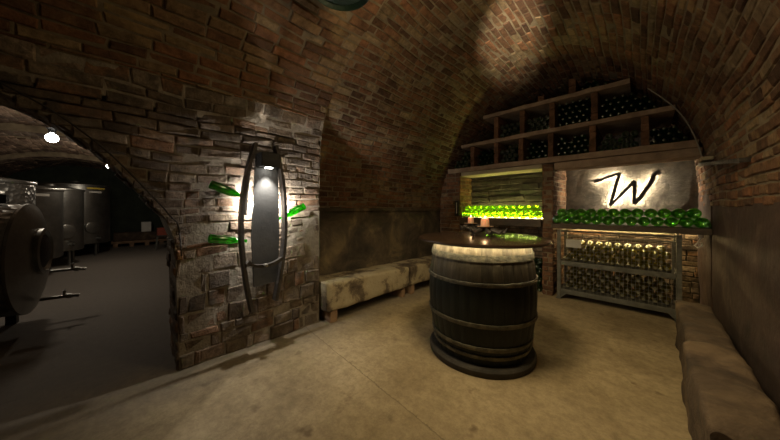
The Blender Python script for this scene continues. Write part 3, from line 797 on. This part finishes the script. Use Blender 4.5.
# panel: bottom narrower, top set under the head
mb = MB(); XP = -2.74
pc = [onX(256.5,152,XP), onX(276.5,152,XP), onX(278.5,200,XP), onX(279,235,XP), onX(276.5,281,XP), onX(254.5,287,XP), onX(252,235,XP), onX(254,200,XP)]
nP = len(pc)
mb.add([(x,y,z) for x,y,z in pc]+[(x-.022,y,z) for x,y,z in pc], [tuple(range(nP)), tuple(range(nP,2*nP))[::-1]]+[(i,(i+1)%nP,nP+(i+1)%nP,nP+i) for i in range(nP)])
bevel(rel(mb, 'panel', M['panel'], lamp), .004)
ya, za = onX(258,148,-2.70)[1:]; yb, zb = onX(276.5,168,-2.70)[1:]
zl = onX(267,168,-2.665)[2]
mb = MB(); mb.box((-2.78,ya,zl+.006),(-2.60,yb,zl+.145)); hd = bevel(rel(mb, 'lamp_head', M['black'], lamp), .008)
hyc = (ya+yb)/2
mb = MB(); mb.lathe([(.001,zl+.005),(.036,zl+.005),(.036,zl),(.001,zl-.001)], 24, 0, Matrix.Translation((-2.665,hyc,0)) @ Matrix.Diagonal((1,1.0,1,1))); rel(mb, 'lens', emis('lamp_lens', (1,.95,.85), 25), lamp)
rel(ribbon(bow([(247,262),(255,266),(266,265.5),(276,262),(281.5,258)], -2.66), .05, .03), 'crossbar', M['stave'], lamp)
bc = onX(265.5,265,-2.63)
mb = MB(); mb.lathe([(.001,0),(.018,0),(.016,.03),(.010,.035),(.001,.036)], 12, 0, Matrix.Translation(bc) @ Matrix.Rotation(PI/2, 4, 'Y')); rel(mb, 'bung', M['cable'], lamp, smooth=True)
mb = MB(); mb.box((-2.80,ya+.03,zl+.146),(-2.76,yb-.03,zl+.17)); mb.box((-2.85,hyc-.03,.75),(-2.765,hyc+.03,.80)); mb.box((-2.85,hyc-.03,1.72),(-2.78,hyc+.03,1.78)); rel(mb, 'bracket', M['iron'], lamp)
# bottles stuck through the lamp
wgb = bottle_mesh('green_bottle', .040, 24, M['green_wall'])
def wall_bottle(pbase, pneck, xb, xn, label):
    a = Vector(onX(*pbase, xb)); b = Vector(onX(*pneck, xn)); o = wgb if not used.get('wgb') else wgb.copy()
    if o is wgb: used['wgb'] = 1
    else: COL.objects.link(o)
    o.location = a; d = (b-a).normalized(); o.rotation_euler = d.to_track_quat('Y','Z').to_euler()
    tag(o, label, 'bottle', 'green bottles held by the stave wall lamp')
wall_bottle((210,184), (250,199.5), -2.78, -2.78, 'green bottle jutting from the stave lamp beside the arch, the higher one')
wall_bottle((208.5,238.5), (250,241), -2.79, -2.79, 'green bottle jutting from the stave lamp beside the arch, the lower one')
wall_bottle((304.5,206), (277,219.5), -2.76, -2.78, 'green bottle jutting from the bench side of the stave lamp')

# ------------------------------------------------------------------ small fittings in the hall
# green enamel shade under the near vault
gx, gy = onZ(340,-17,3.03)
lc = Matrix.Translation((gx, gy, 0))
sh = empty('ceiling_lamp', (gx,gy,3.02), 'dark green round lamp shade under the brick vault, cut by the picture top', 'ceiling lamp')
mb = MB(); mb.lathe([(.23,3.0),(.235,3.005),(.21,3.06),(.14,3.13),(.05,3.16),(.04,3.24),(.03,3.24),(.04,3.155),(.13,3.12),(.20,3.055),(.222,3.005)], 40, 0, lc, closed=True); rel(mb, 'shade', M['enamel'], sh, smooth=True)
mb = MB(); mb.lathe([(.001,3.02),(.19,3.02),(.20,3.03),(.001,3.035)], 32, 0, lc); rel(mb, 'glass_cover', M['enamel'], sh, smooth=True)
mb = MB(); mb.tube([(gx,gy,3.16),(gx,gy,3.37)], .012, 8); rel(mb, 'stem', M['black'], sh)
# cable along the arch
def cab(name, pts, r, label, mat='cable'):
    mb = MB(); mb.tube(pts, r*.8, 6); return tag(mb.build(name, M[mat], smooth=True), label, 'cable')
pts = []
s0 = s_at_z(farat, FL, 1.98, 1); s1 = s_at_z(farat, FL, 3.0, 1)
for i in range(15):
    p, t = farat(s0+(s1-s0)*i/14); n = Vector((-t.y, t.x)); q = p+n*.05; pts.append((q.x, YF-.05, q.y))
cab('cable', pts, .009, 'grey cable clipped along the vault edge beside the shelving bays')
jpts = []
for i in range(26):
    s = 1.0+(2.75-1.0)*i/25; p, t = jp(s); n = Vector((-t.y, t.x)); q = p-n*.03; jpts.append((FW(q.y, q.x, .075)[0], q.x, q.y))
cab('cable', jpts, .008, 'dark cable following the edge of the arched opening', 'iron')
# bracket board on the right wall
a, b = Vector((.47,4.66,1.925)), Vector((.515,3.02,1.715))
mb = MB(); ctr = (a+b)/2
mb.add([(x,y,z+dz) for dz in (0,.035) for (x,y,z) in ((.44,4.68,1.90),(.60,4.68,1.90),(.60,3.2,1.745),(.50,3.2,1.745))], [(0,1,2,3),(7,6,5,4),(0,4,5,1),(1,5,6,2),(2,6,7,3),(3,7,4,0)])
tag(bevel(mb.build('wall_shelf', M['iron']), .004), 'narrow dark sloping board on the brick wall beside the W niche', 'shelf')
mb = MB(); mb.box((.44,4.45,1.936),(.53,4.67,1.975), 0, .004)
tag(bevel(mb.build('stone_block', M['bench']), .008), 'small pale stone block lying on the narrow dark wall shelf', 'stone')
# white fitting hanging under the ledge by the right jamb
wx, wz = onY(701,232,4.86)
fit = empty('lamp_fitting', (wx,4.86,1.09), 'small white lamp fitting with a looped lead hanging under the W ledge', 'lamp')
mb = MB(); mb.tube([(wx,4.86,1.095),(wx,4.86,1.05)], [.03,.022], 12); rel(mb, 'socket', M['white'], fit, smooth=True)
mb = MB(); mb.tube([(wx,4.86,1.05),(wx-.02,4.85,1.0),(wx-.05,4.85,.955),(wx-.03,4.85,.93),(wx+.01,4.85,.96),(wx,4.85,1.0)], .009, 6); rel(mb, 'lead', M['white'], fit, smooth=True)
# thermometer on the brick pier
tx, tz = onY(456.5,208,YF-.04)
th = empty('thermometer', (tx,YF-.03,tz), 'slim wall thermometer on the brick pier beside the glowing niche', 'thermometer')
mb = MB(); mb.box((tx-.045,YF-.035,tz-.16),(tx+.045,YF+.004,tz+.15)); bevel(rel(mb, 'board', M['black'], th), .004)
mb = MB(); mb.tube([(tx,YF-.039,tz-.11),(tx,YF-.039,tz+.11)], .008, 6); rel(mb, 'tube', M['white'], th)

# ------------------------------------------------------------------ side cellar contents
def bulb(x, y, z, label):
    e = empty('bulb_lamp', (x,y,z), label, 'ceiling lamp', 'globe lamps of the side cellar')
    mb = MB(); mb.lathe([(.001,z-.065)]+[(.065*math.cos(a), z+.065*math.sin(a)) for a in [-PI/2+PI*k/14 for k in range(1,14)]]+[(.02,z+.075)], 32, 0, Matrix.Translation((x,y,0)))
    rel(mb, 'globe', emis('globe_light', (1,.93,.82), 20), e, smooth=True)
    mb = MB(); mb.lathe([(.035,z+.07),(.04,z+.12),(.06,z+.14),(.001,z+.15)], 16, 0, Matrix.Translation((x,y,0))); mb.tube([(x,y,z+.14),(x,y,z+.45)], .012, 6); rel(mb, 'socket', M['black'], e, smooth=True)
    l = bpy.data.lights.new('globe', 'POINT'); l.energy = 26; l.color = (1,.86,.68); l.shadow_soft_size = .08
    lo = bpy.data.objects.new('globe_light', l); COL.objects.link(lo); lo.location = (x,y,z-.17)
bulb(*onZ(52,138,2.45), 2.45, 'bright globe lamp under the side cellar vault, nearer the arch')
bulb(*onZ(110,166,2.45), 2.45, 'bright globe lamp deeper in the side cellar above the tall tanks')

# lying tank
ht = empty('lying_steel_tank', (-5.1,-.8,0), 'large lying steel tank with round dark manhole inside the arched opening', 'tank')
RM = Matrix.Translation((-5.1,-.78,.83)) @ Matrix.Rotation(-PI/2, 4, 'X')   # local z -> +y
mb = MB(); R0 = .62
mb.lathe([(R0,-2.3),(R0,-.02)], 64, 0, RM); rel(mb, 'jacket', M['dimple'], ht, smooth=True)
mb = MB(); mb.lathe([(R0,-.02),(R0+.012,-.01),(R0+.012,.012),(R0*.97,.02),(R0*.85,.045),(R0*.6,.07),(R0*.3,.08),(.001,.082)], 64, 0, RM); rel(mb, 'end_dish', M['steel'], ht, smooth=True)
MM = Matrix.Translation((-5.15,-.72,.90)) @ Matrix.Rotation(-PI/2, 4, 'X')
mb = MB(); mb.lathe([(.27,-.08),(.27,.05),(.235,.06),(.22,.03),(.001,.02)], 40, 0, MM); mw = rel(mb, 'manhole', M['steel'], ht, smooth=True)
mb = MB(); mb.lathe([(.195,.04),(.14,.06),(.001,.065)], 32, 0, MM); o = rel(mb, 'manhole_lid', M['black'], ht, smooth=True)
for (z, x, ln) in ((.60,-5.45,.20),(.33,-5.1,.20)):
    mb = MB(); mb.tube([(x,-.70,z),(x,-.62+ln*.8,z),(x,-.60+ln,z-.01)], .02, 10); mb.tube([(x,-.52,z),(x,-.52,z+.07)], .012, 8); mb.tube([(x-.04,-.52,z+.07),(x+.06,-.50,z+.075)], .01, 8); mb.tube([(x,-.50,z),(x,-.46,z)], .03, 10); rel(mb, 'drain_valve', M['steel'], ht, smooth=True)
for y in (-1.0,-2.6):
    for x in (-5.5,-4.7):
        mb = MB(); mb.box((x-.04,y-.04,0),(x+.04,y+.04,.36)); rel(mb, 'leg', M['black'], ht)
mb = MB(); mb.box((-5.13,-1.0,1.46),(-5.05,-.92,1.56)); rel(mb, 'vent', M['black'], ht)
_rot = Matrix.Translation((-5.1,-.78,0)) @ Matrix.Rotation(math.radians(-5), 4, 'Z') @ Matrix.Translation((5.1,.78,0))
for ch in ht.children: ch.data.transform(_rot)

def tank(x, y, R, z1, mat, label, sticker=None):
    e = empty('upright_steel_tank', (x,y,0), label, 'tank', 'upright steel tanks of the side cellar'); T = Matrix.Translation((x,y,0))
    mb = MB(); mb.lathe([(R*.2,.30),(R*.95,.36),(R,.38),(R,z1)], 48, 0, T); rel(mb, 'shell', mat, e, smooth=True)
    mb = MB(); mb.lathe([(R+.012,z1-.05),(R+.02,z1-.02),(R+.012,z1),(R*.6,z1+.05),(.1,z1+.08),(.09,z1+.12),(.001,z1+.12)], 48, 0, T); rel(mb, 'lid', M['steel'], e, smooth=True)
    for k in range(4):
        a = PI/4+PI/2*k; px, py = x+math.cos(a)*R*.85, y+math.sin(a)*R*.85
        mb = MB(); mb.tube([(px,py,0),(px,py,.40)], .03, 8); mb.tube([(px,py,0),(px,py,.02)], .05, 8); rel(mb, 'leg', M['steel'], e)
    a = math.radians(40); vx, vy = x+math.cos(a)*R, y+math.sin(a)*R
    mb = MB(); mb.tube([(vx-.05,vy-.05,.52),(vx+.10,vy+.10,.52)], .028, 8); mb.tube([(vx+.06,vy+.06,.52),(vx+.06,vy+.06,.60)], .012, 6); mb.tube([(vx+.0,vy+.1,.60),(vx+.12,vy+.02,.60)], .012, 6); rel(mb, 'valve', M['steel'], e, smooth=True)
    mb = MB(); a2 = math.radians(32)
    MDR = Matrix.Translation((x+math.cos(a2)*(R-.03), y+math.sin(a2)*(R-.03), .85)) @ Matrix.Rotation(a2, 4, 'Z') @ Matrix.Rotation(PI/2, 4, 'Y')
    mb.lathe([(.17,0),(.17,.06),(.15,.07),(.001,.075)], 28, 0, MDR); rel(mb, 'manhole', M['steel'], e, smooth=True)
    if sticker:
        for (cols, z0, z1_, aa) in sticker:
            mb = MB(); vs = []
            for k in range(5):
                q = math.radians(aa[0]+(aa[1]-aa[0])*k/4)
                for z in (z0, z1_): vs.append((x+math.cos(q)*(R+.004), y+math.sin(q)*(R+.004), z))
            for k in range(5):
                q = math.radians(aa[0]+(aa[1]-aa[0])*k/4)
                for z in (z0, z1_): vs.append((x+math.cos(q)*(R-.004), y+math.sin(q)*(R-.004), z))
            mb.add(vs, [(k*2,k*2+2,k*2+3,k*2+1) for k in range(4)]+[(10+k*2,10+k*2+1,10+k*2+3,10+k*2+2) for k in range(4)]+[(0,1,11,10),(8,18,19,9)]+[(k*2+1,k*2+3,k*2+13,k*2+11) for k in range(4)]+[(k*2,k*2+10,k*2+12,k*2+2) for k in range(4)])
            rel(mb, 'sticker', M[cols], e)
tank(-7.55,-1.75,.66,1.86,M['dimple'],'upright tank with dimpled steel jacket right behind the lying tank',[('white',1.70,1.76,(20,38))])
tank(-9.15,-1.55,.60,1.83,M['steel'],'plain upright steel tank just past the dimpled one',[('white',1.66,1.71,(25,50))])
tank(-10.55,-1.30,.55,1.90,M['steel'],'plain upright steel tank in the middle of the row')
tank(-12.3,-1.05,.72,2.12,M['steel'],'tallest upright steel tank at the row end with yellow sticker',[('yellow',1.99,2.04,(22,58)),('white',1.88,1.93,(26,50))])

# far end furniture
mb = MB(); mb.box((-14.2,-.3,.22),(-13.7,1.25,.52), 0, .01)
tag(bevel(mb.build('stone_ledge', M['bench_dark']), .02), 'low rough stone ledge along the dark end wall of the side cellar', 'ledge').location = (0,0,0)
o = bpy.data.objects['stone_ledge']
e = empty('pallet', (-13.8,.4,0), 'low wooden pallet carrying the stone ledge at the dark end wall', 'pallet')
mb = MB()
for k in range(3): mb.box((-14.2+.2*k,-.35,.13),(-14.08+.2*k,1.25,.16))
mb.box((-14.2,-.35,.165),(-13.65,1.25,.21)); rel(mb, 'deck', M['foot'], e)
for y in (-.3,.12,.54,.96):
    mb = MB(); mb.box((-14.15,y,0),(-13.68,y+.12,.128)); rel(mb, 'bearer', M['foot'], e)
mb = MB(); mb.box((-13.95,.44,.53),(-13.75,.72,.90)); tag(bevel(mb.build('white_box', M['white']), .01), 'small white box standing on the stone ledge at the dark end wall', 'box')
# stool with a red crate
e = empty('step_stool', (-12.1,.95,0), 'small dark metal stool near the end of the side cellar', 'stool')
sx0, sy0 = -12.1, .95
mb = MB(); mb.box((sx0-.2,sy0-.2,.46),(sx0+.2,sy0+.2,.49)); rel(mb, 'seat', M['stave'], e)
for a in (-1,1):
    for b in (-1,1):
        mb = MB(); mb.tube([(sx0+a*.22,sy0+b*.22,0),(sx0+a*.15,sy0+b*.15,.46)], .015, 8); rel(mb, 'leg', M['rack_metal'], e)
for z in (.2,):
    mb = MB()
    for (p, q) in (((-1,-1),(1,-1)),((1,-1),(1,1)),((1,1),(-1,1)),((-1,1),(-1,-1))): mb.tube([(sx0+p[0]*.19,sy0+p[1]*.19,z),(sx0+q[0]*.19,sy0+q[1]*.19,z)], .01, 6)
    rel(mb, 'stretcher', M['rack_metal'], e)
mb = MB()
x0, y0 = sx0-.15, sy0-.17
for (a, b) in (((x0,y0,.492),(x0+.30,y0+.34,.51)),((x0,y0,.51),(x0+.02,y0+.34,.74)),((x0+.28,y0,.51),(x0+.30,y0+.34,.74)),((x0+.02,y0,.51),(x0+.28,y0+.02,.74)),((x0+.02,y0+.32,.51),(x0+.28,y0+.34,.74))): mb.box(a, b)
tag(mb.build('plastic_crate', M['red']), 'red plastic crate standing on the small dark stool', 'crate')

# ------------------------------------------------------------------ lights
def light(kind, name, loc, energy, color, target=None, **k):
    l = bpy.data.lights.new(name, kind); l.energy = energy; l.color = color
    for a, v in k.items(): setattr(l, a, v)
    o = bpy.data.objects.new(name, l); COL.objects.link(o); o.location = loc
    if target is not None: o.rotation_euler = (Vector(target)-Vector(loc)).to_track_quat('-Z','Y').to_euler()
    return o
WARM = (1,.79,.45)
light('SPOT', 'hall_spot', (-.85,1.5,3.15), 190, WARM, (-.8,2.9,0), spot_size=math.radians(108), spot_blend=1.0, shadow_soft_size=.25)
light('SPOT', 'vault_spot', (-.35,1.2,2.6), 720, (1,.85,.62), (-1.12,3.2,3.48), spot_size=math.radians(21), spot_blend=1.0, shadow_soft_size=.03)
light('POINT', 'hall_fill', (-.95,1.45,2.82), 17, (1,.78,.45), shadow_soft_size=.12)  # added fill light without a fixture, brightens the vaults and shelving
light('SPOT', 'lamp_down', (-2.665,hyc,zl-.012), 48, (1,.95,.88), (-2.70,hyc,0), spot_size=math.radians(85), spot_blend=.8, shadow_soft_size=.02)
for y in (onX(252,190,-2.8)[1]-.01, onX(281,190,-2.8)[1]+.01):
    light('POINT', 'lamp_back', (-2.775,y,zl-.36), 24, (1,.95,.88), shadow_soft_size=.015)
light('SPOT', 'lamp_up', (-2.78,hyc,zl+.19), 9, (1,.9,.78), (-2.80,hyc,3), spot_size=math.radians(15), spot_blend=.6, shadow_soft_size=.01)

w = bpy.data.worlds.new('world'); bpy.context.scene.world = w; w.use_nodes = True
w.node_tree.nodes['Background'].inputs[0].default_value = (.5,.45,.35,1); w.node_tree.nodes['Background'].inputs[1].default_value = .0

# ------------------------------------------------------------------ camera
cam = bpy.data.cameras.new('camera'); co = bpy.data.objects.new('camera', cam); COL.objects.link(co)
cam.sensor_width = 36; cam.lens = 260/780*36; cam.shift_y = -11/780; cam.clip_start = .02
co.location = (0,0,1.4); co.rotation_euler = (PI/2, 0, math.atan(255/260))
sc = bpy.context.scene; sc.camera = co
sc.view_settings.view_transform = 'Standard'; sc.view_settings.look = 'None'; sc.view_settings.exposure = 0; sc.view_settings.gamma = 1
sc.view_settings.use_curve_mapping = False
try:
    sc.cycles.use_denoising = True; sc.cycles.max_bounces = 8; sc.cycles.transparent_max_bounces = 16; sc.cycles.sample_clamp_indirect = 4
except Exception: pass
